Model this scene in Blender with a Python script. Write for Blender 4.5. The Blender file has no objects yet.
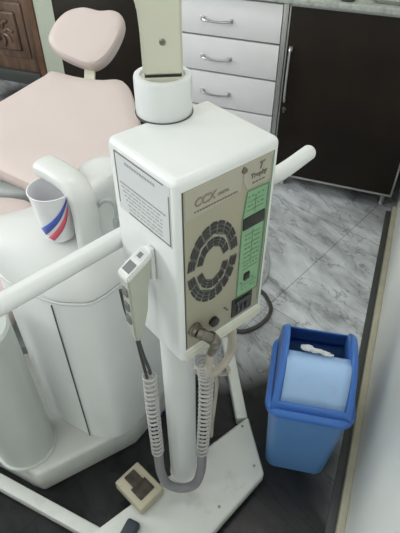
import bpy, bmesh, math, random
from mathutils import Vector, Matrix, noise
random.seed(7)
SC = bpy.context.scene
COL = SC.collection
PI = math.pi
V = Vector

# ------------------------------------------------------------ camera
H = 1.4; PITCH = math.radians(42.9); FPX = 500.0
cam = bpy.data.cameras.new('camera'); camo = bpy.data.objects.new('camera', cam); COL.objects.link(camo)
camo.location = (0, 0, H); camo.rotation_euler = (PI/2 - PITCH, 0, 0)
cam.sensor_fit = 'HORIZONTAL'; cam.sensor_width = 36; cam.lens = 36*FPX/400; cam.clip_start = .02; cam.clip_end = 60
SC.camera = camo
FW = V((0, math.cos(PITCH), -math.sin(PITCH))); UP = V((0, math.sin(PITCH), math.cos(PITCH)))
def ray(px, py): return FW*FPX + V((1,0,0))*(px-200) - UP*(py-266.5)
def at_z(px, py, z):                       # world point seen at a photo position, at height z
    d = ray(px, py); return V((0,0,H)) + d*((z-H)/d.z)
def at_y(px, py, y):
    d = ray(px, py); return V((0,0,H)) + d*(y/d.y)
def at_plane(px, py, p, n):
    d = ray(px, py); o = V((0,0,H)); return o + d*(((p-o).dot(n))/d.dot(n))

# ------------------------------------------------------------ materials
def mat(name, col, rough=.5, metal=0, spec=.5, var=0, vscale=8, bump=0, bscale=60, coat=0, trans=0, alpha=1, dirt=None, dscale=6):
    m = bpy.data.materials.new(name); m.use_nodes = True
    nt = m.node_tree; b = nt.nodes['Principled BSDF']
    b.inputs['Roughness'].default_value = rough; b.inputs['Metallic'].default_value = metal
    b.inputs['Specular IOR Level'].default_value = spec; b.inputs['Coat Weight'].default_value = coat
    b.inputs['Transmission Weight'].default_value = trans
    b.inputs['Base Color'].default_value = (*col, 1)
    tc = nt.nodes.new('ShaderNodeTexCoord')
    if var or dirt:
        n = nt.nodes.new('ShaderNodeTexNoise'); n.inputs['Scale'].default_value = vscale; n.inputs['Detail'].default_value = 5
        nt.links.new(tc.outputs['Object'], n.inputs['Vector'])
        r = nt.nodes.new('ShaderNodeValToRGB')
        r.color_ramp.elements[0].position = .3; r.color_ramp.elements[1].position = .7
        r.color_ramp.elements[0].color = (*[c*(1-var) for c in col], 1); r.color_ramp.elements[1].color = (*[min(1, c*(1+var)) for c in col], 1)
        nt.links.new(n.outputs['Fac'], r.inputs['Fac'])
        out = r.outputs['Color']
        if dirt:
            n2 = nt.nodes.new('ShaderNodeTexNoise'); n2.inputs['Scale'].default_value = dscale; n2.inputs['Detail'].default_value = 8; n2.inputs['Roughness'].default_value = .7
            nt.links.new(tc.outputs['Object'], n2.inputs['Vector'])
            r2 = nt.nodes.new('ShaderNodeValToRGB'); r2.color_ramp.elements[0].position = .56; r2.color_ramp.elements[1].position = .8
            r2.color_ramp.elements[0].color = (0,0,0,1); r2.color_ramp.elements[1].color = (.7,.7,.7,1)
            nt.links.new(n2.outputs['Fac'], r2.inputs['Fac'])
            mx = nt.nodes.new('ShaderNodeMixRGB'); mx.inputs['Color2'].default_value = (*dirt, 1)
            nt.links.new(r2.outputs['Color'], mx.inputs['Fac']); nt.links.new(out, mx.inputs['Color1']); out = mx.outputs['Color']
        nt.links.new(out, b.inputs['Base Color'])
    if bump:
        n = nt.nodes.new('ShaderNodeTexNoise'); n.inputs['Scale'].default_value = bscale; n.inputs['Detail'].default_value = 3
        nt.links.new(tc.outputs['Object'], n.inputs['Vector'])
        bp = nt.nodes.new('ShaderNodeBump'); bp.inputs['Strength'].default_value = bump; bp.inputs['Distance'].default_value = .002
        nt.links.new(n.outputs['Fac'], bp.inputs['Height']); nt.links.new(bp.outputs['Normal'], b.inputs['Normal'])
    return m
M = dict(
    white=mat('white_enamel', (.74,.755,.74), .28, var=.03, bump=.03),
    plate=mat('white_base_enamel', (.60,.62,.58), .4, var=.05, dirt=(.32,.31,.27), dscale=9),
    cusp=mat('glossy_white_plastic', (.70,.71,.69), .3, var=.02),
    cuspb=mat('white_panel_plastic', (.78,.80,.78), .32, var=.02),
    cuspcol=mat('grey_white_column', (.54,.57,.54), .35, var=.03),
    beige=mat('beige_arm_paint', (.60,.595,.48), .4, var=.03),
    panel=mat('beige_front_plate', (.355,.335,.25), .5, var=.04),
    panel2=mat('pale_beige_sticker', (.42,.40,.32), .5),
    edge=mat('dark_edge', (.06,.06,.05), .5),
    lip=mat('ivory_lip', (.62,.62,.52), .4, var=.04),
    green=mat('green_label', (.24,.42,.25), .45, var=.04, vscale=20),
    greend=mat('dark_green_ink', (.12,.27,.14), .5),
    black=mat('black_plastic', (.015,.015,.014), .4),
    grille=mat('fan_grille_dark', (.11,.11,.10), .6, var=.5, vscale=150),
    slot=mat('grille_slot_dark', (.035,.036,.034), .7),
    inkb=mat('faded_brown_ink', (.25,.22,.17), .6),
    ink=mat('grey_ink', (.16,.15,.13), .6),
    inkl=mat('light_grey_ink', (.36,.36,.36), .6),
    sticker=mat('sticker_film', (.60,.62,.62), .4),
    metal=mat('tarnished_metal', (.22,.20,.17), .35, metal=.8, var=.3, vscale=60),
    chrome=mat('brushed_steel', (.55,.55,.54), .3, metal=.9, var=.05),
    coil=mat('grey_coil_cable', (.36,.36,.34), .5, var=.05),
    sleeve=mat('grey_sleeve', (.22,.22,.225), .55, var=.05),
    cable=mat('beige_cable', (.42,.38,.32), .55, var=.06),
    dcable=mat('dark_cable', (.055,.05,.05), .5),
    hand=mat('handset_plastic', (.44,.46,.385), .4, var=.03),
    handl=mat('handset_top_plastic', (.68,.69,.66), .4),
    button=mat('grey_button', (.17,.18,.18), .5),
    pink=mat('pale_pink_vinyl', (.64,.545,.515), .55, var=.02, bump=.05, bscale=200),
    cdark=mat('dark_grey_frame', (.05,.055,.055), .5),
    cgrey=mat('grey_frame', (.42,.45,.44), .45),
    drawer=mat('pale_lilac_laminate', (.75,.745,.75), .4, var=.015),
    dark=mat('dark_brown_laminate', (.013,.009,.006), .45, var=.3, vscale=5, spec=.22),
    counter=mat('grey_granite_counter', (.36,.38,.35), .3, var=.25, vscale=60),
    alu=mat('aluminium_trim', (.42,.42,.41), .35, metal=.7),
    blue=mat('blue_plastic', (.07,.21,.64), .32, var=.05),
    blue2=mat('blue_bucket_plastic', (.12,.27,.56), .36, var=.05),
    lblue=mat('light_blue_plastic', (.42,.63,.95), .2, var=.06, dirt=(.38,.5,.7), dscale=30),
    tissue=mat('tissue_paper', (.75,.76,.78), .9),
    cup=mat('white_cup_plastic', (.82,.82,.84), .35),
    cblue=mat('blue_print', (.07,.12,.48), .4), cred=mat('red_print', (.75,.12,.18), .4),
    wall=mat('pale_grey_green_wall', (.82,.84,.80), .3, var=.03, vscale=2),
    ceil=mat('white_ceiling', (.8,.8,.78), .9),
    pillar=mat('pale_green_wall_paint', (.56,.60,.49), .6, var=.04, vscale=3),
    cream=mat('cream_trim', (.48,.45,.34), .5, var=.08, vscale=20),
    dtrim=mat('dark_floor_trim', (.07,.075,.07), .5),
    wood2=mat('light_brown_wood', (.16,.085,.05), .45, var=.2, vscale=12),
    rubber=mat('navy_rubber', (.025,.035,.05), .6),
    pedal=mat('yellowed_plastic', (.46,.42,.31), .5, var=.08, dirt=(.2,.16,.1), dscale=40),
    grime=mat('dark_pedal_pad', (.05,.04,.03), .8, var=.5, vscale=70),
    purple=mat('purple_tube', (.10,.09,.30), .4),
)
SHADE_OFFSET = (-2.0766, 20.0094, 1.5578)
def floor_mat():
    m = bpy.data.materials.new('grey_marble_tiles'); m.use_nodes = True; nt = m.node_tree; b = nt.nodes['Principled BSDF']
    L = nt.links.new; N = nt.nodes.new
    tc = N('ShaderNodeTexCoord')
    mr = N('ShaderNodeMapping'); mr.inputs['Rotation'].default_value = (0,0,math.radians(-53)); L(tc.outputs['Object'], mr.inputs['Vector'])
    mp = N('ShaderNodeMapping'); mp.inputs['Scale'].default_value = (2.6,1,1)
    L(mr.outputs['Vector'], mp.inputs['Vector'])
    n1 = N('ShaderNodeTexNoise'); n1.inputs['Scale'].default_value = 4.5; n1.inputs['Detail'].default_value = 9; n1.inputs['Roughness'].default_value = .62; n1.inputs['Distortion'].default_value = .35
    L(mp.outputs['Vector'], n1.inputs['Vector'])
    r = N('ShaderNodeValToRGB'); e = r.color_ramp.elements
    e[0].position = .34; e[0].color = (.34,.355,.365,1); e[1].position = .72; e[1].color = (.84,.87,.89,1)
    x = e.new(.47); x.color = (.57,.595,.61,1); x = e.new(.56); x.color = (.68,.71,.73,1)
    L(n1.outputs['Fac'], r.inputs['Fac'])
    # thin dark veins
    n2 = N('ShaderNodeTexNoise'); n2.inputs['Scale'].default_value = 5; n2.inputs['Detail'].default_value = 6; n2.inputs['Distortion'].default_value = .6
    L(mp.outputs['Vector'], n2.inputs['Vector'])
    r2 = N('ShaderNodeValToRGB'); e = r2.color_ramp.elements; e[0].position = .485; e[0].color = (1,1,1,1); e[1].position = .515; e[1].color = (1,1,1,1); x = e.new(.5); x.color = (.55,.55,.55,1)
    L(n2.outputs['Fac'], r2.inputs['Fac'])
    mx = N('ShaderNodeMixRGB'); mx.blend_type = 'MULTIPLY'; mx.inputs['Fac'].default_value = 1; L(r.outputs['Color'], mx.inputs['Color1']); L(r2.outputs['Color'], mx.inputs['Color2'])
    br = N('ShaderNodeTexBrick'); br.offset = 0; br.inputs['Scale'].default_value = 1; br.inputs['Brick Width'].default_value = .6; br.inputs['Row Height'].default_value = .6
    br.inputs['Mortar Size'].default_value = .0022; br.inputs['Color1'].default_value = (1,1,1,1); br.inputs['Color2'].default_value = (.8,.8,.8,1); br.inputs['Mortar'].default_value = (.6,.6,.6,1)
    m2 = N('ShaderNodeMapping'); m2.inputs['Rotation'].default_value = (0,0,math.radians(21.1)); m2.inputs['Location'].default_value = (.13,.05,0)
    L(tc.outputs['Object'], m2.inputs['Vector']); L(m2.outputs['Vector'], br.inputs['Vector'])
    m3 = N('ShaderNodeMixRGB'); m3.blend_type = 'MULTIPLY'; m3.inputs['Fac'].default_value = 1; L(mx.outputs['Color'], m3.inputs['Color1']); L(br.outputs['Color'], m3.inputs['Color2'])
    # broad dark patches: shade of the near floor put into the stone colour
    m4 = N('ShaderNodeMapping'); m4.inputs['Location'].default_value = SHADE_OFFSET; L(tc.outputs['Object'], m4.inputs['Vector'])
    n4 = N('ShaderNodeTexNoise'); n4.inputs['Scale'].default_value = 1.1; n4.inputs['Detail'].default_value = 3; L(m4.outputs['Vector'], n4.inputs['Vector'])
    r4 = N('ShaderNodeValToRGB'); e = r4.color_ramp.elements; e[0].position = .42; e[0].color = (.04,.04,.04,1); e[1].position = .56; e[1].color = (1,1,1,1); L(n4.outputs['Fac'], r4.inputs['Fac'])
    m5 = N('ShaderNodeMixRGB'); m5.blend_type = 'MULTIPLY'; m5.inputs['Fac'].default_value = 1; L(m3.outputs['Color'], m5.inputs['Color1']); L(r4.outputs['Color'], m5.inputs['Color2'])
    L(m5.outputs['Color'], b.inputs['Base Color']); b.inputs['Roughness'].default_value = .22; b.inputs['Specular IOR Level'].default_value = .2
    return m
def wood_mat():
    m = bpy.data.materials.new('dark_carved_wood'); m.use_nodes = True; nt = m.node_tree; b = nt.nodes['Principled BSDF']
    L = nt.links.new; N = nt.nodes.new; tc = N('ShaderNodeTexCoord')
    mp = N('ShaderNodeMapping'); mp.inputs['Scale'].default_value = (6,6,1.2); L(tc.outputs['Object'], mp.inputs['Vector'])
    n = N('ShaderNodeTexNoise'); n.inputs['Scale'].default_value = 3; n.inputs['Detail'].default_value = 6; n.inputs['Distortion'].default_value = .8; L(mp.outputs['Vector'], n.inputs['Vector'])
    r = N('ShaderNodeValToRGB'); r.color_ramp.elements[0].position = .3; r.color_ramp.elements[0].color = (.07,.042,.027,1); r.color_ramp.elements[1].position = .75; r.color_ramp.elements[1].color = (.25,.15,.10,1)
    L(n.outputs['Fac'], r.inputs['Fac']); L(r.outputs['Color'], b.inputs['Base Color']); b.inputs['Roughness'].default_value = .35
    return m
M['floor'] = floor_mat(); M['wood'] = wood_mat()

# ------------------------------------------------------------ object helpers
def link(name, bm, m, parent=None, smooth=True, mw=None, angle=35):
    bmesh.ops.recalc_face_normals(bm, faces=bm.faces)
    me = bpy.data.meshes.new(name); bm.to_mesh(me); bm.free()
    if smooth:
        for p in me.polygons: p.use_smooth = True
        try: me.set_sharp_from_angle(angle=math.radians(angle))
        except Exception: pass
    me.materials.append(M[m] if isinstance(m, str) else m)
    o = bpy.data.objects.new(name, me); COL.objects.link(o)
    if mw is not None: o.matrix_world = mw
    if parent is not None: attach(o, parent)
    return o
def attach(o, parent):
    o.parent = parent; o.matrix_parent_inverse = world(parent).inverted()
def world(o):
    m = o.matrix_basis.copy()
    return m if o.parent is None else world(o.parent) @ o.matrix_parent_inverse @ m
def tag(o, label=None, cat=None, group=None, kind=None):
    if label: o['label'] = label
    if cat: o['category'] = cat
    if group: o['group'] = group
    if kind: o['kind'] = kind
    return o
def thing(name, loc, label, cat, group=None):
    o = bpy.data.objects.new(name, None); COL.objects.link(o); o.location = loc; o.empty_display_size = .05
    return tag(o, label, cat, group)
def frame(o, x, z=V((0,0,1))):             # matrix: x axis, z axis, y = z cross x
    x = x.normalized(); y = z.cross(x).normalized(); zz = x.cross(y)
    m = Matrix.Identity(4)
    for i in range(3): m[i][0] = x[i]; m[i][1] = y[i]; m[i][2] = zz[i]; m[i][3] = o[i]
    return m
def bm_box(bm, x0, x1, y0, y1, z0, z1, bev=0, seg=3):
    t = bmesh.new(); bmesh.ops.create_cube(t, size=1)
    for v in t.verts: v.co = V(((x0+x1)/2+v.co.x*(x1-x0), (y0+y1)/2+v.co.y*(y1-y0), (z0+z1)/2+v.co.z*(z1-z0)))
    if bev: bmesh.ops.bevel(t, geom=t.edges[:], offset=bev, segments=seg, affect='EDGES', profile=.5)
    me = bpy.data.meshes.new('t'); t.to_mesh(me); t.free(); bm.from_mesh(me); bpy.data.meshes.remove(me)
def box(x0, x1, y0, y1, z0, z1, bev=0, seg=3):
    bm = bmesh.new(); bm_box(bm, x0, x1, y0, y1, z0, z1, bev, seg); return bm
def bm_loft(bm, rings, cap0=True, cap1=True, closed=True):
    vs = [[bm.verts.new(p) for p in r] for r in rings]
    n = len(rings[0])
    for i in range(len(vs)-1):
        for j in range(n if closed else n-1):
            k = (j+1) % n
            bm.faces.new((vs[i][j], vs[i][k], vs[i+1][k], vs[i+1][j]))
    if cap0: bm.faces.new(vs[0][::-1])
    if cap1: bm.faces.new(vs[-1])
    return vs
def lathe(prof, c=(0,0,0), seg=40, cap0=True, cap1=True):
    bm = bmesh.new(); c = V(c)
    bm_loft(bm, [[c+V((r*math.cos(2*PI*i/seg), r*math.sin(2*PI*i/seg), z)) for i in range(seg)] for r, z in prof], cap0, cap1)
    return bm
def smooth_path(pts, sub=8):
    pts = [V(p) for p in pts]; out = []
    for i in range(len(pts)-1):
        p0 = pts[max(i-1,0)]; p1 = pts[i]; p2 = pts[i+1]; p3 = pts[min(i+2,len(pts)-1)]
        for k in range(sub):
            t = k/sub
            out.append(.5*((2*p1)+(p2-p0)*t+(2*p0-5*p1+4*p2-p3)*t*t+(3*p1-p0-3*p2+p3)*t**3))
    out.append(pts[-1]); return out
def smooth_loop(pts, sub=5):
    pts = [V(p) for p in pts]; n = len(pts); out = []
    for i in range(n):
        p0, p1, p2, p3 = pts[i-1], pts[i], pts[(i+1)%n], pts[(i+2)%n]
        for k in range(sub):
            t = k/sub
            out.append(.5*((2*p1)+(p2-p0)*t+(2*p0-5*p1+4*p2-p3)*t*t+(3*p1-p0-3*p2+p3)*t**3))
    return out
def bm_tube(bm, pts, r, seg=10, round_end=False):
    pts = [V(p) for p in pts]; n = len(pts); rings = []
    tan = [(pts[min(i+1,n-1)]-pts[max(i-1,0)]).normalized() for i in range(n)]
    up = V((0,0,1)) if abs(tan[0].z) < .9 else V((1,0,0))
    u = tan[0].cross(up).normalized()
    rr = r if isinstance(r, (list, tuple)) else [r]*n
    def ring(c, t, u, rad):
        w = t.cross(u).normalized(); return [c + (u*math.cos(2*PI*k/seg)+w*math.sin(2*PI*k/seg))*rad for k in range(seg)]
    if round_end:
        for a in (80, 55, 30): rings.append(ring(pts[0]-tan[0]*rr[0]*.6*math.sin(math.radians(a)), tan[0], u, rr[0]*math.cos(math.radians(a))))
    for i in range(n):
        u = (u - tan[i]*u.dot(tan[i])).normalized(); rings.append(ring(pts[i], tan[i], u, rr[i]))
    if round_end:
        for a in (30, 55, 80): rings.append(ring(pts[-1]+tan[-1]*rr[-1]*.6*math.sin(math.radians(a)), tan[-1], u, rr[-1]*math.cos(math.radians(a))))
    bm_loft(bm, rings)
def tube(pts, r, seg=12, round_end=False):
    bm = bmesh.new(); bm_tube(bm, pts, r, seg, round_end); return bm
def prism(poly, z0, z1, bev=0, seg=2):
    bm = bmesh.new(); bm_loft(bm, [[V((x,y,z0)) for x, y in poly], [V((x,y,z1)) for x, y in poly]])
    if bev: bmesh.ops.bevel(bm, geom=bm.edges[:], offset=bev, segments=seg, affect='EDGES', profile=.5)
    return bm
def resample(path, step):
    out = [path[0].copy()]; acc = 0
    for a, b in zip(path, path[1:]):
        L = (b-a).length; d = step-acc
        while d <= L: out.append(a.lerp(b, d/L)); d += step
        acc = (acc+L) % step
    return out
def coil(path, R, r, pitch, seg=6, per=12):
    p = resample(smooth_path(path, 12), pitch/per); n = len(p)
    up = V((0,1,0)); pts = []
    u = (p[1]-p[0]).cross(up).normalized()
    for i in range(n):
        t = (p[min(i+1,n-1)]-p[max(i-1,0)]).normalized(); u = (u-t*u.dot(t)).normalized(); w = t.cross(u)
        a = 2*PI*i/per; pts.append(p[i]+(u*math.cos(a)+w*math.sin(a))*R)
    return tube(pts, r, seg)
def text_mesh(s, size, name, m, mw, parent, bold=0, shear=0, sx=1):
    c = bpy.data.curves.new('t', 'FONT'); c.body = s; c.size = size; c.extrude = .00015; c.offset = bold; c.shear = shear; c.align_x = 'LEFT'
    t = bpy.data.objects.new('t', c); COL.objects.link(t); bpy.context.view_layer.update()
    me = bpy.data.meshes.new_from_object(t.evaluated_get(bpy.context.evaluated_depsgraph_get()))
    bpy.data.objects.remove(t); bpy.data.curves.remove(c)
    me.transform(Matrix.Diagonal((sx,1,1,1))); me.materials.clear(); me.materials.append(M[m]); me.name = name
    o = bpy.data.objects.new(name, me); COL.objects.link(o); o.matrix_world = mw
    attach(o, parent); return o

# ------------------------------------------------------------ the room
YAW = -.3688
CE = V((math.cos(YAW), math.sin(YAW), 0)); CN = V((-math.sin(YAW), math.cos(YAW), 0)); C0 = V((.35, 2.088, 0))
CM = frame(C0, CE)                        # cabinet frame: x along the run, y into the wall, z up
def cab_link(name, bm, m, parent=None, **k): return link(name, bm, m, parent, mw=CM, **k)
WU = .592                                 # right wall
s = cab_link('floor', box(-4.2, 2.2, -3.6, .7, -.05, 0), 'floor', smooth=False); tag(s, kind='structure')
s = cab_link('wall_right', box(WU+.008, WU+.12, -3.6, .7, 0, 2.7), 'wall', smooth=False); tag(s, kind='structure')
s = cab_link('baseboard_right', box(WU-.012, WU+.008, -3.6, .0, .0, .035, .003), 'cream'); tag(s, kind='structure')
s = cab_link('trim_1', box(WU-.036, WU-.0125, -3.6, .0, -.01, .004, .001), 'dtrim'); tag(s, kind='structure')
WB = .62
s = cab_link('wall_back', box(-1.69, WU+.008, WB, WB+.12, 0, 2.7), 'pillar', smooth=False); tag(s, kind='structure')
s = cab_link('trim_2', box(-1.735, -1.69, WB-.01, WB+.12, 0, 2.2, .006), 'wood2'); tag(s, kind='structure')
# carved wooden door
bm = box(-2.62, -1.737, WB+.02, WB+.06, 0.0, 2.1, .003)
d = cab_link('door_1', bm, 'wood'); tag(d, kind='structure')
bm = bmesh.new()
for x0, x1 in ((-2.56,-2.22), (-2.14,-1.80)):
    for z0, z1 in ((.16,.50), (.58,1.12), (1.22,2.0)):
        bm_box(bm, x0, x1, WB+.006, WB+.03, z0, z1, .008, 2); bm_box(bm, x0+.05, x1-.05, WB-.012, WB+.02, z0+.05, z1-.05, .014, 3)
        cx, cz = (x0+x1)/2, (z0+z1)/2
        for q in range(8):
            a = q*PI/4; t = [V((cx+math.cos(a)*.02, WB-.016, cz+math.sin(a)*.02)), V((cx+math.cos(a+.3)*.06, WB-.019, cz+math.sin(a+.3)*.06)), V((cx+math.cos(a)*.095, WB-.016, cz+math.sin(a)*.095))]
            bm_tube(bm, smooth_path(t, 4), [.003]+[.010]*7+[.003], 6)
cab_link('raised_panels', bm, 'wood', d)
s = cab_link('baseboard_back', box(-2.62, -1.739, WB-.02, WB+.0195, 0, .08, .004), 'dtrim'); tag(s, kind='structure')
s = cab_link('wall_left', box(-4.2, -2.63, WB, WB+.12, 0, 2.7), 'pillar', smooth=False); tag(s, kind='structure')

s = cab_link('wall_front', box(-4.2, WU+.12, -3.72, -3.6, 0, 2.7), 'wall', smooth=False); tag(s, kind='structure')
s = cab_link('wall_far_left', box(-4.32, -4.2, -3.72, .74, 0, 2.7), 'wall', smooth=False); s.name = 'wall_side'; tag(s, kind='structure')
s = cab_link('ceiling', box(-4.32, WU+.12, -3.72, .74, 2.7, 2.8), 'ceil', smooth=False); tag(s, kind='structure')

# ------------------------------------------------------------ the low cabinets
def cab_thing(name, u, label, cat, group=None): return thing(name, C0+CE*u+CN*.3, label, cat, group)
def bow_handle(u0, u1, z, vertical=False):
    bm = bmesh.new()
    if not vertical:
        L = u1-u0
        pts = [V((u0,0.002,z)), V((u0+.006,-.018,z)), V((u0+L*.3,-.026,z-.003)), V((u0+L*.7,-.026,z-.003)), V((u1-.006,-.018,z)), V((u1,.002,z))]
        p = smooth_path(pts, 6); n = len(p)
        bm_tube(bm, p, [.0075-.0035*math.sin(PI*i/(n-1)) for i in range(n)], 8)
        for x in (u0, u1): bm_box(bm, x-.010, x+.010, -.006, .001, z-.009, z+.009, .003, 2)
    else:
        pts = [V((u0,0.002,z)), V((u0,-.02,z-.004)), V((u0,-.024,(z+u1)/2)), V((u0,-.02,u1+.004)), V((u0,.002,u1))]
        bm_tube(bm, smooth_path(pts, 6), .005, 8)
        bm_box(bm, u0-.008, u0+.008, -.010, .001, z-.012, z+.008, .004, 2)
    return bm
def carcass(t, u0, u1, mname):
    cab_link('carcass', box(u0, u1, .021, .60, .075, .836), mname, t, smooth=False)
    for x in (u0+.045, u1-.035):
        for y in (.06, .55):
            bm = bmesh.new(); bm_tube(bm, [V((x,y,0)), V((x,y,.006)), V((x,y,.0061)), V((x,y,.076))], [.018,.018,.012,.012], 12)
            cab_link('foot', bm, 'chrome', t)
t = cab_thing('drawer_cabinet', -.30, 'low cabinet with pale lilac-grey drawers and silver bow handles, beside the dark cupboard', 'cabinet')
carcass(t, -.585, -.0005, 'alu')
zs = [.832, .676, .525, .366, .215, .085]
for i in range(5):
    z1, z0 = zs[i]-.004, zs[i+1]+.004
    d = cab_link('drawer', box(-.580, -.030, 0, .020, z0, z1, .002, 2), 'drawer', t)
    zc = (z0+z1)/2-.008
    cab_link('handle', bow_handle(-.362, -.240, zc), 'chrome', d)
cab_link('edge_strip', box(-.026, -.006, -.003, .020, .078, .836, .002, 2), 'alu', t)
t = cab_thing('dark_cupboard', .28, 'dark brown cupboard with a wide door and a slim upright silver handle', 'cabinet')
carcass(t, 0.0005, .560, 'dark')
d = cab_link('door', box(.004, .552, 0, .020, .088, .826, .001), 'dark', t)
bm = bmesh.new()
bm_box(bm, -.002, .560, -.003, .021, .078, .0875, .001); bm_box(bm, .5525, .560, -.003, .021, .078, .834, .001); bm_box(bm, -.002, .560, -.003, .021, .8265, .834, .001); bm_box(bm, -.002,.0035,-.003,.021,.078,.834,.001)
cab_link('edge_strip', bm, 'alu', t)
cab_link('handle', bow_handle(.020, .455, .672, True), 'chrome', d)
bm = tube([V((.022,.003,.415)), V((.022,-.006,.415))], .009, 16); bm_box(bm, .019, .025, -.016, -.005, .400, .424, .002)
cab_link('keyhole_lock', bm, 'metal', d)
t = cab_thing('dark_cupboard', -.85, 'dark grey-brown cupboard behind the headrest, at the left end of the cabinets', 'cabinet')
carcass(t, -1.105, -.588, 'dark')
cab_link('door', box(-1.10, -.592, 0, .020, .085, .826, .002, 2), 'dark', t)
w = cab_link('countertop', box(-1.115, .588, -.022, .60, .8375, .860, .004), 'counter'); w.name = 'countertop'
tag(w, 'grey-green stone countertop running over the drawers and dark cupboards', 'countertop')
# things on the counter, only their feet are in view
t = thing('instrument_tray', C0+CE*.40+CN*.085+V((0,0,.8605)), 'shallow steel tray lying at the right end of the stone counter', 'tray')
tm = frame(C0+CE*.40+CN*.085+V((0,0,.8605)), CE)
bm = bmesh.new()
def rrect(w, d, r, z, n=5, cx=0, cy=0):
    out = []
    for sx, sy, a0 in ((1,1,0), (-1,1,90), (-1,-1,180), (1,-1,270)):
        for k in range(n+1):
            a = math.radians(a0+90*k/n); out.append(V((cx+sx*(w/2-r)+r*math.cos(a), cy+sy*(d/2-r)+r*math.sin(a), z)))
    return out
bm_loft(bm, [rrect(.19,.13,.015,0), rrect(.205,.145,.018,.014), rrect(.212,.152,.02,.014), rrect(.212,.152,.02,.0155), rrect(.203,.143,.018,.0155), rrect(.188,.128,.015,.002)])
link('tray_body', bm, 'chrome', t, mw=tm)
t = thing('glass_jar', C0+CE*.205+CN*.022+V((0,0,.8605)), 'small dark jar at the front edge of the stone counter', 'jar')
link('jar_body', lathe([(.026,0),(.028,.004),(.028,.06),(.022,.07)], C0+CE*.205+CN*.022+V((0,0,.8605))), 'cdark', t)
link('lid', lathe([(.025,.0702),(.025,.088),(.022,.09)], C0+CE*.205+CN*.022+V((0,0,.8605))), 'chrome', t)

# ------------------------------------------------------------ mobile x-ray stand
CX, CY, CR = -.045, .630, .035
stand = thing('x_ray_stand', (CX, CY, 0), 'white mobile dental x-ray stand: control box on a post over a white base plate', 'x-ray machine')
PT = .05
plate_poly = [(.177,.617), (.145,.795), (-.252,.480), (-.318,.430), (-.10,.330)]
link('base_plate', prism(plate_poly, .012, PT, .008, 3), 'plate', stand)
def legpoly(a, b, w, side):
    a = V((*a,0)); b = V((*b,0)); d = (b-a).normalized(); n = V((-d.y, d.x, 0))*side
    return [(p.x,p.y) for p in (a, b, b+n*w, a+n*w)]
link('leg', prism(legpoly((-.252,.480), (-.80,.742), .034, 1), .012, PT-.002, .005), 'plate', stand)
link('leg', prism(legpoly((.143,.79), (.108,1.10), .034, 1), .012, PT-.002, .005), 'plate', stand)
for p in ((.150,.640),(.05,.53),(.125,.76)): link('bolt', tube([V((*p,PT-.001)), V((*p,PT+.002))], .004, 10), 'metal', stand)
for q, p in enumerate(((-.77,.70),(.096,1.06),(.12,.61),(-.15,.42))):
    bm = lathe([(.010,.0),(.014,.004),(.014,.0115),(.008,.0119)], (p[0],p[1],0), 16); link('foot', bm, 'black', stand)
link('post', lathe([(CR+.002,PT-.002),(CR+.002,PT+.004),(CR,PT+.006),(CR,1.06)], (CX,CY,0), 48), 'white', stand)
# control box
BX = V((-.0258,.4709,0)); BYAW = .696
BA = V((math.cos(BYAW), math.sin(BYAW), 0)); BB = V((-math.sin(BYAW), math.cos(BYAW), 0))
BW, BD, BZ0, BZ1 = .1695, .146, .752, 1.089
BM = frame(BX, BA)
def blink(name, bm, m, parent=None, **k): return link(name, bm, m, parent, mw=BM, **k)
cbox = blink('control_box', box(-.003, BW, -.001, BD, BZ0, BZ1, .010, 4), 'white', stand)
bm = bmesh.new(); bm_loft(bm, [[V((x,-.0005,BZ0+.004)), V((x,-.0035,BZ0+.008)), V((x,-.004,BZ0+.022)), V((x,-.0005,BZ0+.027))] for x in (.004, BW-.006)])
blink('bottom_lip', bm, 'lip', stand, smooth=False)
fp = blink('front_panel', box(.007, .1565, -.0022, 0, .786, 1.0735, .0008, 2), 'panel', stand)
for x0, x1, z0, z1 in ((.0052,.0068,.785,1.0735), (.1567,.1578,.785,1.0735)):
    blink('panel_edge', box(x0, x1, -.0016, -.0008, z0, z1), 'edge', fp, smooth=False)
YF = -.0024
def face_poly(pts, t=.0004, y=YF):
    bm = bmesh.new(); bm_loft(bm, [[V((u, y+t, z)) for u, z in pts], [V((u, y-t, z)) for u, z in pts]]); return bm
blink('fade_sticker', face_poly([(.009,1.0725),(.100,1.0725),(.100,1.036),(.009,1.030)], .0003), 'panel2', fp, smooth=False)
blink('logo_sticker', face_poly([(.103,1.0725),(.1555,1.0725),(.1555,1.034),(.110,1.034),(.103,1.05)], .0003), 'panel2', fp, smooth=False)
# fan grille: two rings of cells in an upper and a lower half, taller than wide
FC = (.0545, .938); FRU, FRZ = .0455, .0715
bm = bmesh.new(); bm2 = bmesh.new()
def cell(bm, r0, r1, a0, a1, y, t):
    n = 4; out = []
    for k in range(n+1):
        a = a0+(a1-a0)*k/n; out.append((FC[0]+FRU*r1*math.cos(a), FC[1]+FRZ*r1*math.sin(a)))
    for k in range(n, -1, -1):
        a = a0+(a1-a0)*k/n; out.append((FC[0]+FRU*r0*math.cos(a), FC[1]+FRZ*r0*math.sin(a)))
    bm_loft(bm, [[V((u,y+t,z)) for u, z in out], [V((u,y-t,z)) for u, z in out]])
for half in (0, 1):
    for r0, r1, cnt, gap in ((.72,1.0,9,.10), (.42,.64,6,.20)):
        A0 = half*PI+gap; A1 = (half+1)*PI-gap; st = (A1-A0)/cnt
        cell(bm, r0, r1, A0, A1, YF, .0003)
        for q in range(cnt):
            for s0 in (0, 1, 2):
                ra = r0+(r1-r0)*(s0+.15)/3; rb = r0+(r1-r0)*(s0+.85)/3
                cell(bm2, ra, rb, A0+st*(q+.12), A0+st*(q+.88), YF-.0005, .0003)
g = blink('fan_grille', bm, 'grille', fp, smooth=False)
blink('grille_slots', bm2, 'slot', fp, smooth=False)
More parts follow.
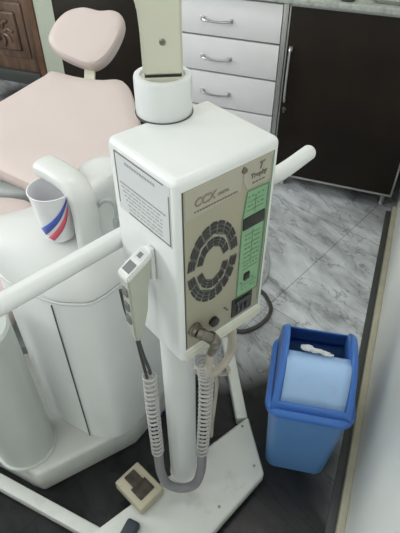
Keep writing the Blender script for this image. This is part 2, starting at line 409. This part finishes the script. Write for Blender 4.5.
# green label
grn = blink('green_label', face_poly([(.112,1.030),(.151,1.028),(.1485,.834),(.105,.836),(.106,.985)], .0004), 'green', fp, smooth=False)
bm = bmesh.new()
def strip(u0, z0, u1, z1, w=.0006, y=YF-.0009):
    a = V((u0,y,z0)); b = V((u1,y,z1)); d = (b-a).normalized(); n = V((-d.z,0,d.x))*w
    bm_loft(bm, [[a+n, a-n, b-n, b+n], [p-V((0,.0003,0)) for p in (a+n, a-n, b-n, b+n)]])
outline = [(.112,1.030),(.151,1.028),(.1485,.834),(.105,.836),(.106,.985)]
for i in range(5): strip(*outline[i], *outline[(i+1)%5], .0007)
for z in (1.012, .998, .955, .938, .921, .904, .889, .856): strip(.112, z, .144, z, .0004)
for z0, z1 in ((1.02,.992),(.962,.895)): strip(.128, z0, .128, z1, .0004)
random.seed(3)
for z in (1.020,1.005,.947,.930,.913,.897,.848):
    for u in (.114,.121,.132,.139): strip(u, z, u+random.uniform(.002,.005), z, .0011)
for u in (.110,.119,.134): strip(u, .864, u+.005, .862, .0014)
blink('label_printing', bm, 'greend', fp, smooth=False)
bm = bmesh.new(); strip(.154, 1.07, .1525, .80, .0007); blink('green_edge_line', bm, 'green', fp, smooth=False)
blink('display_window', box(.1075,.1475,YF-.0022,YF,.967,.987,.0006), 'black', fp)
blink('push_button', box(.117,.1285,YF-.003,YF,.866,.880,.001), 'black', fp)
# power inlet, knobs
bm = box(.096,.139,YF-.002,YF+.001,.795,.834,.001); so = blink('power_inlet', bm, 'black', fp)
bm = bmesh.new()
for u in (.106,.115,.124): bm_box(bm, u, u+.004, YF-.0045, YF-.002, .803, .818, .0008)
bm_box(bm, .102,.133,YF-.006,YF-.002,.822,.829,.001)
blink('rocker', bm, 'cdark', so)
def knob(name, u, z, r, d, m):
    bm = bmesh.new(); bm_tube(bm, [V((u,YF+.001,z)), V((u,YF-d,z)), V((u,YF-d-.001,z))], [r,r,r*.8], 20); return blink(name, bm, m, fp)
knob('fuse_cap', .0575, .8165, .0085, .006, 'black')
knob('screw', .103, 1.0655, .0042, .002, 'metal'); knob('screw', .086, .822, .002, .001, 'ink'); knob('screw', .081,.829,.002,.001,'ink')
# lettering
def fmat(u, z): # text frame on the front face: text x -> BA, text y -> world z, extrude outward
    o = BX+BA*u+BB*(YF-.0008)+V((0,0,z)); m = Matrix.Identity(4); n = -BB
    for i in range(3): m[i][0] = BA[i]; m[i][1] = (0,0,1)[i]; m[i][2] = n[i]; m[i][3] = o[i]
    return m
text_mesh('CCX', .0165, 'lettering', 'inkb', fmat(.022,1.046), fp, bold=.0005, shear=.2, sx=.95)
text_mesh('DIGITAL', .0065, 'lettering', 'inkb', fmat(.060,1.047), fp, sx=.75)
text_mesh('T', .014, 'lettering', 'ink', fmat(.128,1.058), fp, bold=.0006, shear=.3)
text_mesh('Trophy', .0098, 'lettering', 'ink', fmat(.1155,1.048), fp, bold=.0004, sx=.98)
bm = bmesh.new()
for i in range(16): strip(.022+i*.0045, 1.039, .0248+i*.0045, 1.039, .0009)
for i in range(4): strip(.119+i*.006, 1.0405, .123+i*.006, 1.0405, .0010)
blink('small_printing', bm, 'ink', fp, smooth=False)
# sticker on the left face
LM = frame(BX, -BB)                      # x = -BB (towards the front corner), y = BA into the box
def llink(name, bm, m, parent=None, **k): return link(name, bm, m, parent, mw=LM, **k)
XF = -.0032                              # the left side of the box sits at u = -.003
st = llink('warning_sticker', box(-.128,-.010,XF-.0004,XF+.0002,.987,1.0785), 'sticker', stand, smooth=False)
bm = bmesh.new()
def ls(v0, z0, v1, z1, w=.0006):
    a = V((-v0,XF-.0006,z0+.0075)); b = V((-v1,XF-.0006,z1+.0075)); d = (b-a).normalized(); n = V((-d.z,0,d.x))*w
    bm_loft(bm, [[a+n, a-n, b-n, b+n], [p-V((0,.0002,0)) for p in (a+n, a-n, b-n, b+n)]])
ls(.126,1.069,.022,1.069,.0009); ls(.126,1.069,.126,.990,.0009); ls(.0125,1.058,.0125,.982,.0009); ls(.105,.982,.0125,.982,.0009)
ls(.120,1.026,.020,1.026,.0005)
llink('sticker_border', bm, 'ink', st, smooth=False)
bm = bmesh.new(); random.seed(5)
for i in range(12):
    v = .104-i*.0055
    ls(v, 1.0595, v-.0036, 1.0595, .0019)
for r_, z in enumerate((1.020,1.014,1.008,1.002,.995,.989)):
    v = .118-r_*.003
    while v > .030:
        l = random.uniform(.004,.011); ls(v, z, v-l, z, .0008); v -= l+.0025
llink('sticker_printing', bm, 'inkl', st, smooth=False)
KX, KY = -.049, .648
# collar and arm
link('collar', lathe([(CR+.001,BZ1-.004),(.0385,BZ1+.001),(.0385,1.137),(.0375,1.1405),(.034,1.1415),(.030,1.1415),(.0295,1.137),(.001,1.137)], (KX,KY,0), 56), 'white', stand)
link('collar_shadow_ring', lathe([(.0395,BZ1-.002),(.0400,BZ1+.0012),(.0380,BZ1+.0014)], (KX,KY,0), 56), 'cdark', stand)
bm = bmesh.new()
aa = V((1,.10,0)).normalized(); AM = frame(V((KX+.001,KY-.004,0)), aa)
bm_loft(bm, [[V((x,y,z)) for x, y in ((-w,-.016),(w2,-.016),(w2,.016),(-w,.016))] for z, w, w2 in ((1.146,.0255,.0255),(1.20,.0258,.0255),(1.226,.0275,.0255),(1.238,.031,.0255),(1.262,.031,.0255),(1.275,.029,.0255),(1.70,.028,.0255))])
bmesh.ops.bevel(bm, geom=bm.edges[:], offset=.003, segments=2, affect='EDGES')
link('upright_arm', bm, 'beige', stand, mw=AM)
link('arm_foot', box(-.0245,.0245,-.0165,.015,1.136,1.1435,.001), 'beige', stand, mw=AM)
link('arm_foot_gap', box(-.0235,.0235,-.0145,.014,1.143,1.1465), 'black', stand, mw=AM)
bm = bmesh.new(); bm_tube(bm, [V((.001,-.014,1.187)), V((.001,-.0165,1.187)), V((.001,-.0175,1.187))], [.0040,.0040,.0028], 16)
bm_tube(bm, [V((.001,-.0172,1.187)), V((.001,-.0195,1.187))], .0014, 8)
link('screw', bm, 'metal', stand, mw=AM)
# handle bar
zb = .905
hp = [V((-.36,.371,zb)), V((-.269,.457,zb)), V((-.20,.524,zb)), V((-.130,.593,zb)), V((-.085,.635,zb)), V((-.02,.690,zb)), V((.06,.745,zb)), V((.13,.790-.02,zb)), V((.21,.856,zb))]
link('handle_bar', tube(smooth_path(hp, 8), .0148, 24, True), 'white', stand)
# metal connector elbow on the front panel
CP = BX+BA*.020+BB*(-.002)+V((0,0,.826))
bm = bmesh.new()
bm_tube(bm, [CP, CP-BB*.006, CP-BB*.0065, CP-BB*.012], [.012,.012,.0095,.0095], 16)
e1 = smooth_path([CP-BB*.010, CP-BB*.018+BA*.006-V((0,0,.004)), CP-BB*.024+BA*.021-V((0,0,.020)), CP-BB*.024+BA*.021-V((0,0,.034)), CP-BB*.022+BA*.015-V((0,0,.052))], 6)
n = len(e1); bm_tube(bm, e1, [.0085 if i < n*.75 else .0065 for i in range(n)], 14)
bm_tube(bm, [e1[9], e1[10]], .0102, 14); bm_tube(bm, [e1[4], e1[5]], .0098, 14)
link('cable_connector', bm, 'metal', stand)
bm = bmesh.new()
ce = e1[-1]
bm_tube(bm, smooth_path([ce, at_y(209,373,.485), at_y(220,368,.50), at_y(229,354,.53), at_y(231,338,.58), at_y(229,320,.64)], 8), .0062, 10)
bm_tube(bm, smooth_path([at_y(206,345,.60), at_y(214,366,.55), at_y(223,366,.55), at_y(233,350,.58), at_y(234,330,.64)], 8), .0052, 10)
for px, py, R in ((202,372,.013),(221,371,.015),(209,377,.013)):
    c = at_y(px, py, .56); bm_tube(bm, [c+V((R*math.cos(a),.006*math.sin(a*.5),R*1.1*math.sin(a))) for a in [i*2*PI/24 for i in range(24)]], .0038, 8)
bm_tube(bm, smooth_path([at_y(214,376,.57), V((.035,.60,.5)), V((.03,.63,.3)), V((.03,.68,.14)), V((.02,.78,.04)), V((.03,.95,.006))], 8), .004, 8)
link('cable_bundle', bm, 'cable', stand)

# hand switch with its coiled cable, hung on the left face
hs = thing('hand_switch', (BX-BA*.03+BB*.06+V((0,0,.75))), 'grey-green hand switch with a coiled cable, hooked on the left side of the control box', 'hand switch')
def hp_(o, v, z): return V((-v, -o, z))   # in LM: x=-v, y=-out
def hsec(o0, o1, v0, v1, zi, zo): return [hp_(o0,v0,zi), hp_(o1,v0,zo), hp_(o1,v1,zo), hp_(o0,v1,zi)]
bm = bmesh.new()
secs = [(.038,.046,.056,.062,.790,.790),(.034,.048,.053,.065,.805,.802),(.030,.051,.050,.067,.825,.822),(.024,.052,.048,.068,.855,.850),(.020,.052,.047,.069,.90,.890),(.012,.052,.047,.069,.935,.918),(.010,.052,.047,.069,.957,.934)]
bm_loft(bm, [hsec(*q) for q in secs]); bmesh.ops.bevel(bm, geom=bm.edges[:], offset=.0022, segments=2, affect='EDGES')
llink('handset_body', bm, 'hand', hs)
bm = bmesh.new(); bm_loft(bm, [hsec(.0095,.0535,.0455,.0705,.952,.928), hsec(.0095,.0535,.0455,.0705,.962,.938)]); bmesh.ops.bevel(bm, geom=bm.edges[:], offset=.002, segments=2, affect='EDGES')
hd = llink('handset_head', bm, 'handl', hs)
bm = bmesh.new()
def topq(o0, o1, v0, v1, dz=.0005):
    f = lambda o: .962-(o-.0095)*.5455+dz
    bm_loft(bm, [[hp_(o0,v0,f(o0)-.001), hp_(o1,v0,f(o1)-.001), hp_(o1,v1,f(o1)-.001), hp_(o0,v1,f(o0)-.001)], [hp_(o0,v0,f(o0)), hp_(o1,v0,f(o1)), hp_(o1,v1,f(o1)), hp_(o0,v1,f(o0))]])
topq(.015,.029,.050,.066)
llink('indicator_window', bm, 'sticker', hd, smooth=False)
bm = bmesh.new(); topq(.019,.026,.054,.062,.0009); topq(.034,.048,.050,.066)
llink('indicator_window', bm, 'button', hd, smooth=False)
for z in (.905,.875,.848):
    llink('button', box(-.064,-.052,-.0545,-.050,z-.008,z+.008,.0015), 'button', hs)
bm = box(-.064,-.050,-.012,-.0035,.905,.962,.002); llink('hook', bm, 'white', hs)
tip = LM @ hp_(.042,.059,.791)
cable_top = at_y(150,374,.53)
link('lead_cable', tube(smooth_path([tip+V((0,0,.004)), tip*.8+cable_top*.2, tip*.5+cable_top*.5, cable_top+V((0,0,.012)), cable_top]), .0032, 8), 'cdark', hs)
Lp = [cable_top, at_y(153,410,.545), at_y(158,452,.555)]
Rp = [at_y(202,452,.558), at_y(205,415,.55), at_y(206,378,.53), at_y(202,360,.50)]
link('coiled_cable', coil(Lp, .0128, .0022, .0185), 'coil', hs)
link('coiled_cable', coil(Rp, .0128, .0022, .0185), 'coil', hs)
U = smooth_path([at_y(158,450,.555), at_y(161,472,.562), at_y(168,484,.562), at_y(182,488,.560), at_y(195,484,.562), at_y(201,470,.562), at_y(202,450,.558)], 8)
n = len(U); link('cable_sleeve', tube(U, .0115, 14), 'sleeve', hs)
bm = tube(smooth_path([at_y(147,378,.536), at_y(141,356,.545), at_y(135,334,.555), at_y(126,312,.56), at_y(120.5,290,.56)], 8), .003, 8)
link('thin_cable', bm, 'dcable', hs)

# foot switch lying on the base plate
p0 = at_z(141,511,.085); p1 = at_z(164,488,.085); p2 = at_z(150,467,.085)
fx = (p1-p0); fx.z = 0; fw = fx.length; fx.normalize()
fy = V((-fx.y,fx.x,0)); fd = .105
fs = thing('foot_switch', (p0+p1)/2*1, 'small grimy yellowed foot switch with a dark pad, on the base plate', 'foot switch')
fs.location.z = PT+.001
FM = frame(V((p0.x,p0.y,PT+.001)), fx)
fb = link('switch_body', box(0, fw, 0, fd, 0, .036, .005, 3), 'pedal', fs, mw=FM)
bm = bmesh.new(); bm_box(bm, fw*.20, fw*.80, .018, fd*.55, .035, .040, .002, 2); bm_box(bm, fw*.30, fw*.72, fd*.5, fd*.9, .035, .042, .003, 2);
link('switch_pad', bm, 'grime', fs, mw=FM)
# navy rubber piece
rb = at_z(131,527,PT+.02)
RM = frame(V((rb.x,rb.y,PT)), V((.75,-.35,0)))
bm = box(-.018,.018,-.030,.018,.0008,.026,.008,3); bm_tube(bm, [V((0,-.026,.012)), V((0,-.10,.012))], .009, 12)
o = link('rubber_plug', bm, 'rubber', mw=RM); tag(o, 'navy blue-black rubber plug at the near end of the base plate', 'plug')

# ------------------------------------------------------------ cuspidor unit
cu = thing('cuspidor_unit', (-.30,.86,0), 'glossy white dental spittoon unit with an arched tower, left of the post', 'spittoon unit')
plat = [(-.430,.590), (-.19,.730), (-.110,.845), (-.070,.91), (-.075,1.06), (-.49,1.06), (-.50,.99), (-.80,.93), (-.80,.765), (-.462,.606)]
link('platform', prism(plat, 0, .10, .012, 3), 'plate', cu)
body = [(-.452,.810), (-.420,.770), (-.368,.736), (-.305,.704), (-.26,.697), (-.218,.703), (-.172,.752), (-.122,.825), (-.088,.90), (-.10,.99), (-.18,1.04), (-.27,1.04), (-.34,.985), (-.40,.915), (-.45,.86)]
bc = V((-.30,.86,0))
def bring(s, z, sub=4, sy=None):
    return [V((bc.x+(p.x-bc.x)*s, bc.y+(p.y-bc.y)*(sy or s), z)) for p in smooth_loop([(x,y,0) for x, y in body], sub)]
bm = bmesh.new(); bm_loft(bm, [bring(.97,.098), bring(1,.104), bring(1,.640), bring(.985,.642)])
cb = link('unit_body', bm, 'cuspb', cu)
bm = bmesh.new(); bm_loft(bm, [bring(.985,.636), bring(.985,.652)]); link('dark_groove', bm, 'cdark', cu)
bm = tube([V((-.307,.7015,z)) for z in (.105,.3,.5,.638)], .0016, 6); link('panel_seam', bm, 'cdark', cu)
bm = bmesh.new(); bm_loft(bm, [bring(.96,.640), bring(1.005,.641), bring(1.01,.6425), bring(1.01,.6475), bring(1.0,.649)]); link('rim_band', bm, 'cusp', cu)
bm = bmesh.new()
def capring(sx, z, dx=0, dy=0):
    return [V((bc.x+(p.x-bc.x)*sx+dx, bc.y+(p.y-bc.y)*sx+dy, z)) for p in smooth_loop([(x,y,0) for x, y in body], 4)]
def cring(s, z, k, dy=0):  # leans outwards to the left as it rises
    out = []
    for p in smooth_loop([(x,y,0) for x, y in body], 4):
        w_ = max(0, min(1, (.93-p.y)/.15))
        q = V((bc.x+(p.x-bc.x)*s, bc.y+(p.y-bc.y)*s+dy*w_, z))
        if q.x < bc.x: q.x -= w_*k*(bc.x-q.x)/.15
        out.append(q)
    return out
bm_loft(bm, [cring(.96,.651,0), cring(1.0,.652,0), cring(1.0,.660,0), cring(.985,.690,.02,.016), cring(.965,.712,.035,.032), cring(.94,.722,.042,.040), cring(.90,.728,.045,.043), cring(.84,.733,.045,.043), cring(.6,.741,.03,.03), cring(.3,.746,.01,.01), cring(.05,.747,0)])
link('unit_cap', bm, 'cusp', cu)
# arched tower with the cup filler
bm = bmesh.new()
pth = smooth_path([V((-.316,.866,.872)), V((-.300,.854,.874)), V((-.275,.833,.874)), V((-.243,.806,.868)), V((-.227,.790,.848)), V((-.222,.783,.815)), V((-.222,.779,.78)), V((-.222,.775,.735))], 6)
n = len(pth); rings = []
for i, p in enumerate(pth):
    t = (pth[min(i+1,n-1)]-pth[max(i-1,0)]).normalized()
    side = V((.64,.77,0)); side = (side-t*side.dot(t)).normalized(); up_ = t.cross(side).normalized()
    k = min(1, .6+.4*math.sqrt(min(1, i/4)))
    a_, b_ = .027*k, .0175*k
    rings.append([p+side*(a_*math.copysign(abs(math.cos(q))**.7, math.cos(q)))+up_*(b_*math.copysign(abs(math.sin(q))**.7, math.sin(q))) for q in [2*PI*j/20 for j in range(20)]])
bm_loft(bm, rings)
link('filler_arch', bm, 'cusp', cu)
bm = bmesh.new()
tw = [(-.245,.802), (-.208,.793), (-.186,.812), (-.160,.850), (-.150,.90), (-.18,.925), (-.22,.92), (-.25,.88)]
def tring(s, z, lift=0):
    c = V((-.20,.86,0)); return [V((c.x+(p.x-c.x)*s, c.y+(p.y-c.y)*s, z+lift*((p.x+.235)*.3))) for p in smooth_loop([(x,y,0) for x, y in tw], 4)]
bm_loft(bm, [tring(1.08,.730), tring(1.0,.76), tring(.98,.82), tring(.96,.848), tring(.91,.858), tring(.80,.864), tring(.5,.868), tring(.1,.869)])
link('splash_tower', bm, 'cusp', cu)
bm = tube(smooth_path([at_y(98,206,.80), at_y(103,201,.79), at_y(111,201,.785), at_y(116,209,.785), at_y(116,222,.785)], 6), .0042, 10)
bm_tube(bm, [at_y(116,219,.785), at_y(116.5,227,.785)], .0065, 12)
link('spout', bm, 'cgrey', cu)
# cylinder column beside the body
link('side_column', lathe([(.079,.099),(.080,.104),(.078,.108),(.0735,.109),(.0735,.585),(.068,.592),(.01,.594)], (-.477,.680,0), 48), 'cuspcol', cu)
# cup
cz = .7475; ccx, ccy = -.287, .802
cup = thing('drinking_cup', (ccx,ccy,cz), 'white drinking cup with a blue and a red stripe under the arch', 'cup')
ch = .110; r0, r1 = .031, .0435
cr = lambda z: r0+(r1-r0)*(z/ch)
prof = [(r0-.004,0),(r0,.002)]+[(cr(ch*k/8), ch*k/8) for k in range(1,9)]+[(r1+.0012,ch),(r1+.0012,ch+.002),(r1-.001,ch+.002)]+[(cr(ch*k/8)-.0016, ch*k/8) for k in range(8,0,-1)]+[(r0-.003,.004),(.001,.004)]
link('cup_body', lathe(prof, (ccx,ccy,cz), 48), 'cup', cup)
def cup_patch(name, lo, hi, m):
    bm = bmesh.new(); n = 14; a = []; b = []
    for k in range(n+1):
        t = k/n
        for arr, (A0, Z0, A1, Z1, bow) in ((a, lo), (b, hi)):
            ang = math.radians(A0+(A1-A0)*t + bow*math.sin(PI*t)); z = Z0+(Z1-Z0)*t
            arr.append(V((ccx+(cr(z)+.0012)*math.cos(ang), ccy+(cr(z)+.0012)*math.sin(ang), cz+z)))
    va = [bm.verts.new(p) for p in a]; vb = [bm.verts.new(p) for p in b]
    for k in range(n): bm.faces.new((va[k], va[k+1], vb[k+1], vb[k]))
    o = link(name, bm, m, cup); md = o.modifiers.new('thick', 'SOLIDIFY'); md.thickness = .0003; return o
cup_patch('blue_stripe', (-146,.030,-34,.108,14), (-126,.019,-36,.099,14), 'cblue')
cup_patch('red_stripe', (-118,.014,-36,.090,14), (-98,.008,-36,.078,14), 'cred')

# ------------------------------------------------------------ dental chair
chair = thing('dental_chair', (-.80,1.25,0), 'reclined dental chair in pale pink vinyl with a rounded headrest', 'dental chair')
def pillow(pts, nrm, th, prof=None):
    c = sum(pts, V())/len(pts); bm = bmesh.new()
    prof = prof or [(.86,-.5),(.95,-.47),(.99,-.3),(1,-.05),(.99,.2),(.965,.36),(.91,.45),(.8,.485),(.6,.5),(.3,.5),(.05,.5)]
    bm_loft(bm, [[c+(p-c)*s+nrm*(h*th) for p in pts] for s, h in prof]); return bm
m_ = .2/.48; pn = V((0,-m_,1)).normalized(); pp = V((0,1.73,.70))
def padpt(px, py): return at_plane(px, py, pp, pn)
out = smooth_loop([padpt(*q) for q in ((44,73),(52,68.5),(75,74),(100,77.5),(118,77),(127,81),(133,92),(140,118),(147,160),(149,205),(110,214),(70,203),(30,186),(0,172),(-45,152),(-62,140),(-52,128),(-25,113),(10,93),(30,81))], 4)
link('backrest_cushion', pillow([p-pn*.035 for p in out], pn, .085), 'pink', chair)
bm = pillow([p-pn*.095 for p in out], pn, .04, [(.84,-.5),(.9,-.4),(.92,.4),(.9,.5),(.3,.5)])
link('backrest_shell', bm, 'cgrey', chair)
hn = V((0,-1.05,1)).normalized(); hpt = V((0,1.80,.775))
def hdpt(px, py): return at_plane(px, py, hpt, hn)
out = smooth_loop([hdpt(*q) for q in ((48,41),(51,30),(57,20),(68,11),(84,7.5),(100,11),(113,10.5),(122,15),(124,25),(119,40),(110,55),(100,64),(90,67),(74,62),(57,53))], 4)
link('headrest_cushion', pillow([p-hn*.02 for p in out], hn, .075), 'pink', chair)
a = hdpt(87,58)-hn*.05; b = padpt(88,92)-pn*.07
sd = V((1,0,0)); bm = bmesh.new()
mid = padpt(88,76)-pn*.03
bm_loft(bm, [[p+sd*w+q*h for w, h in ((-.018,-.009),(.018,-.009),(.018,.009),(-.018,.009))] for p, q in ((a,hn),(mid,pn),(b,pn))])
link('headrest_stem', bm, 'beige', chair, smooth=False)
seat = [(-.475,1.10), (-.478,.84), (-.52,.805), (-.90,.80), (-1.08,.84), (-1.10,1.22), (-1.02,1.33), (-.60,1.33), (-.50,1.25)]
bm = pillow(smooth_loop([(x,y,.44) for x, y in seat], 4), V((0,0,1)), .09)
link('seat_cushion', bm, 'pink', chair)
link('hinge_cover', box(-.98,-.50,1.35,1.43,.38,.475,.02,3), 'cgrey', chair)
link('seat_frame', box(-.98,-.56,.84,1.24,.33,.395,.02,3), 'cgrey', chair)
link('chair_post', prism([(-.88,1.04),(-.66,1.04),(-.66,1.2),(-.88,1.2)], .085, .34, .02), 'cdark', chair)
link('chair_base', prism([(-1.05,1.02),(-.56,1.02),(-.52,1.10),(-.52,1.48),(-1.0,1.48)], .0, .09, .02), 'cgrey', chair)

# ------------------------------------------------------------ blue swing-lid bin
RZ = .280
f0 = at_z(265,410,RZ); f1 = at_z(360,431,RZ)
bxv = (f1-f0); bxv.z = 0; bw = bxv.length*.965; bxv = V((math.cos(math.radians(-12)), math.sin(math.radians(-12)), 0)); byv = V((-bxv.y, bxv.x, 0))
fm = (f0+f1)/2-V((.006,0,0)); bd = .25
bcn = fm+byv*(bd/2); bcn.z = 0
BNM = frame(bcn, bxv)
binn = thing('waste_bin', bcn, 'blue plastic waste bin with a light blue swing flap and crumpled tissue', 'bin')
def nlink(name, bm, m, parent=binn, **k): return link(name, bm, m, parent, mw=BNM, **k)
W2 = bw
bm = bmesh.new()
W = bw-.018; D = bd-.018
bot = (.168, .165); oy = -.040; ox = -.004
def brg(t, z, ins=0): return rrect(bot[0]+(W-bot[0])*t-ins, bot[1]+(D-bot[1])*t-ins, .030, z, 6, ox*(1-t), oy*(1-t))
bm_loft(bm, [brg(0,.0,.012), brg(0,.004), brg(.5,RZ*.5), brg(1,RZ-.003), brg(1,RZ-.003,.005), brg(.5,RZ*.5,.005), brg(0,.006,.005)])
nlink('bucket', bm, 'blue2')
# lid: skirt flange + hood with opening
bm = bmesh.new(); nseg = 6
def fl(w, d, r, z, wav=0):
    ring = rrect(w, d, r, z, nseg)
    out = []
    for p in ring:
        k = max(0, -p.y/(d/2))
        out.append(V((p.x, p.y, p.z - wav*k*(1-abs(p.x)/(w/2))**1.0*.9 )))
    return out
bm_loft(bm, [fl(bw-.016,bd-.016,.032,RZ-.016), fl(bw-.002,bd-.002,.036,RZ-.018,-.004), fl(bw+.002,bd+.002,.038,RZ-.008,-.004), fl(bw-.002,bd-.002,.036,RZ+.004), fl(bw-.018,bd-.014,.032,RZ+.012), fl(bw-.026,bd-.022,.03,RZ+.012), fl(bw-.026,bd-.022,.03,RZ-.010)], False, False)
lid = nlink('lid_rim', bm, 'blue')
# hood
HW = bw/2-.014; HD = bd/2-.009; HZ = RZ+.010; HH = .138
def arch(v, k=1.0):                       # height above the rim at depth v
    t = min(1, abs(v)/HD); return HZ + HH*k*(1-t**2.6)**.62
vs_ = [-1,-.985,-.965,-.94,-.90,-.84,-.76,-.66,-.5,-.33,-.16,0,.16,.33,.5,.66,.76,.84,.90,.95,.985,1]
us_ = [-1,-.97,-.90,-.83,-.5,-.2,.2,.5,.83,.90,.97,1]
bm = bmesh.new(); g = {}
def hood_pt(u, v, off=0):
    edge = max(0, (abs(u)-.83)/.17); drop = .010*edge**2
    taper = 1-.07*((arch(v*HD)-HZ)/HH)
    return V((u*HW*taper, v*HD, arch(v*HD)-drop-off))
for i, u in enumerate(us_):
    for j, v in enumerate(vs_): g[i,j] = bm.verts.new(hood_pt(u, v))
for i in range(len(us_)-1):
    for j in range(len(vs_)-1):
        uc = (us_[i]+us_[i+1])/2; vc = (vs_[j]+vs_[j+1])/2
        if abs(uc) < .83 and -.965 < vc < .84: continue
        bm.faces.new((g[i,j], g[i+1,j], g[i+1,j+1], g[i,j+1]))
for i, sgn in ((0,-1), (len(us_)-1,1)):
    base = [bm.verts.new(V((sgn*HW*1.0, v*HD, HZ-.004))) for v in vs_]
    for j in range(len(vs_)-1): bm.faces.new((g[i,j], g[i,j+1], base[j+1], base[j]))
o = nlink('lid_hood', bm, 'blue'); md = o.modifiers.new('thick', 'SOLIDIFY'); md.thickness = .0035; md.offset = -1
# inner cheeks of the opening
for sgn in (-1, 1):
    bm = bmesh.new()
    a = []; b = []
    for v in vs_[3:-4]:
        a.append(V((sgn*HW*.80, v*HD, arch(v*HD)-.006))); b.append(V((sgn*HW*.80, v*HD, HZ-.02)))
    va = [bm.verts.new(p) for p in a]; vb = [bm.verts.new(p) for p in b]
    for k in range(len(va)-1): bm.faces.new((va[k], va[k+1], vb[k+1], vb[k]))
    o = nlink('lid_cheek', bm, 'blue'); md = o.modifiers.new('thick', 'SOLIDIFY'); md.thickness = .003
# flap
bm = bmesh.new(); rows = 14; cols = 8; gg = {}
for i in range(cols+1):
    for j in range(rows+1):
        u = -.79+1.58*i/cols; t = j/rows; v = -.955+.80*t
        z = arch(v*HD)-.006+.012*math.sin(PI*min(1,t*1.1)) - .014*t**3
        gg[i,j] = bm.verts.new(V((u*HW*(.985), v*HD, z)))
for i in range(cols):
    for j in range(rows): bm.faces.new((gg[i,j], gg[i+1,j], gg[i+1,j+1], gg[i,j+1]))
o = nlink('swing_flap', bm, 'lblue'); md = o.modifiers.new('thick', 'SOLIDIFY'); md.thickness = .004; md.offset = -1
# crumpled tissue on the flap
def crumple(c, r, seed):
    bm = bmesh.new(); bmesh.ops.create_icosphere(bm, subdivisions=3, radius=1)
    for v in bm.verts:
        k = 1+.5*noise.noise(v.co*2.2+V((seed,0,0)))+.25*noise.noise(v.co*5+V((0,seed,0)))
        v.co = V((v.co.x*r[0]*k, v.co.y*r[1]*k, v.co.z*r[2]*k))+c
    return bm
fz = arch(.20*HD)-.004
bm = crumple(V((-.030,-.016,fz)), (.016,.008,.007), 1.0)
for c_, r_, sd_ in ((V((-.006,-.020,fz-.001)), (.020,.006,.005), 4.0), (V((.018,-.024,fz-.002)), (.013,.005,.004), 8.0)):
    b2 = crumple(c_, r_, sd_); me = bpy.data.meshes.new('t'); b2.to_mesh(me); b2.free(); bm.from_mesh(me); bpy.data.meshes.remove(me)
o = link('crumpled_tissue', bm, 'tissue', mw=BNM); tag(o, 'white crumpled tissue lying on the flap of the blue bin', 'tissue')

# ------------------------------------------------------------ cables on the floor
r_ = .0085
pts = [at_z(236,331,r_), at_z(245,331,r_), at_z(258,326,r_), at_z(268,317,r_), at_z(271,308,r_), at_z(268,300,r_), at_z(262,292,r_), at_z(250,285,r_), at_z(236,290,r_), at_z(215,300,r_)]
o = link('power_cable', tube(smooth_path(pts, 10), .0075, 10), 'dcable'); tag(o, 'dark cable looping on the marble floor behind the control box', 'cable')
pts = [at_z(240,292,r_), at_z(256,288,r_), at_z(266,275,r_), at_z(268,258,r_), at_z(262,240,r_), at_z(250,228,r_), at_z(235,225,r_)]
o = link('power_cable', tube(smooth_path(pts, 10), .008, 10), 'cgrey'); tag(o, 'grey cable on the floor, farther behind the box than the dark loop', 'cable')
r_ = .005
pts = [(-.14,.76,r_),(-.135,.80,r_),(-.12,.84,r_),(-.11,.92,r_),(-.12,1.0,r_)]
o = link('tube', tube(smooth_path(pts, 8), .005, 8), 'purple'); o.name = 'thin_hose'; tag(o, 'thin purple-blue hose on the floor between the platform and the post', 'hose')

# ------------------------------------------------------------ light
w = bpy.data.worlds.new('room_light'); SC.world = w; w.use_nodes = True
w.node_tree.nodes['Background'].inputs[0].default_value = (.86,.93,.95,1); w.node_tree.nodes['Background'].inputs[1].default_value = .7
def area(name, loc, size, sy, e, col=(1,1,1), target=None):
    l = bpy.data.lights.new(name, 'AREA'); l.shape = 'RECTANGLE'; l.size = size; l.size_y = sy; l.energy = e; l.color = col
    o = bpy.data.objects.new(name, l); COL.objects.link(o); o.location = loc
    if target is not None: o.rotation_euler = (V(target)-V(loc)).to_track_quat('-Z','Y').to_euler()
    return o
area('overhead_light', (-.1,1.3,2.66), 1.2, .4, 11, (1,.98,.95))
area('fill_light', (-3.1,1.2,1.8), 1.5, 1.3, 80, (.95,.98,1), (0,.9,1.0))  # added fill from the left, no window stands there
area('overhead_light', (-.9,-.4,2.3), 1.0, .8, 10, (.97,.99,1), (-.05,.75,1.0))  # unseen soft light added near the camera to lift the front faces
area('fill_light', (-2.6,-2.0,1.7), 1.8, 1.4, 85, (.93,.97,1), (-.1,1.2,1.0))  # large soft fill added behind the camera for more ambient light
vs = SC.view_settings; vs.view_transform = 'Standard'; vs.look = 'None'; vs.gamma = 1; vs.use_curve_mapping = False; vs.exposure = -.3
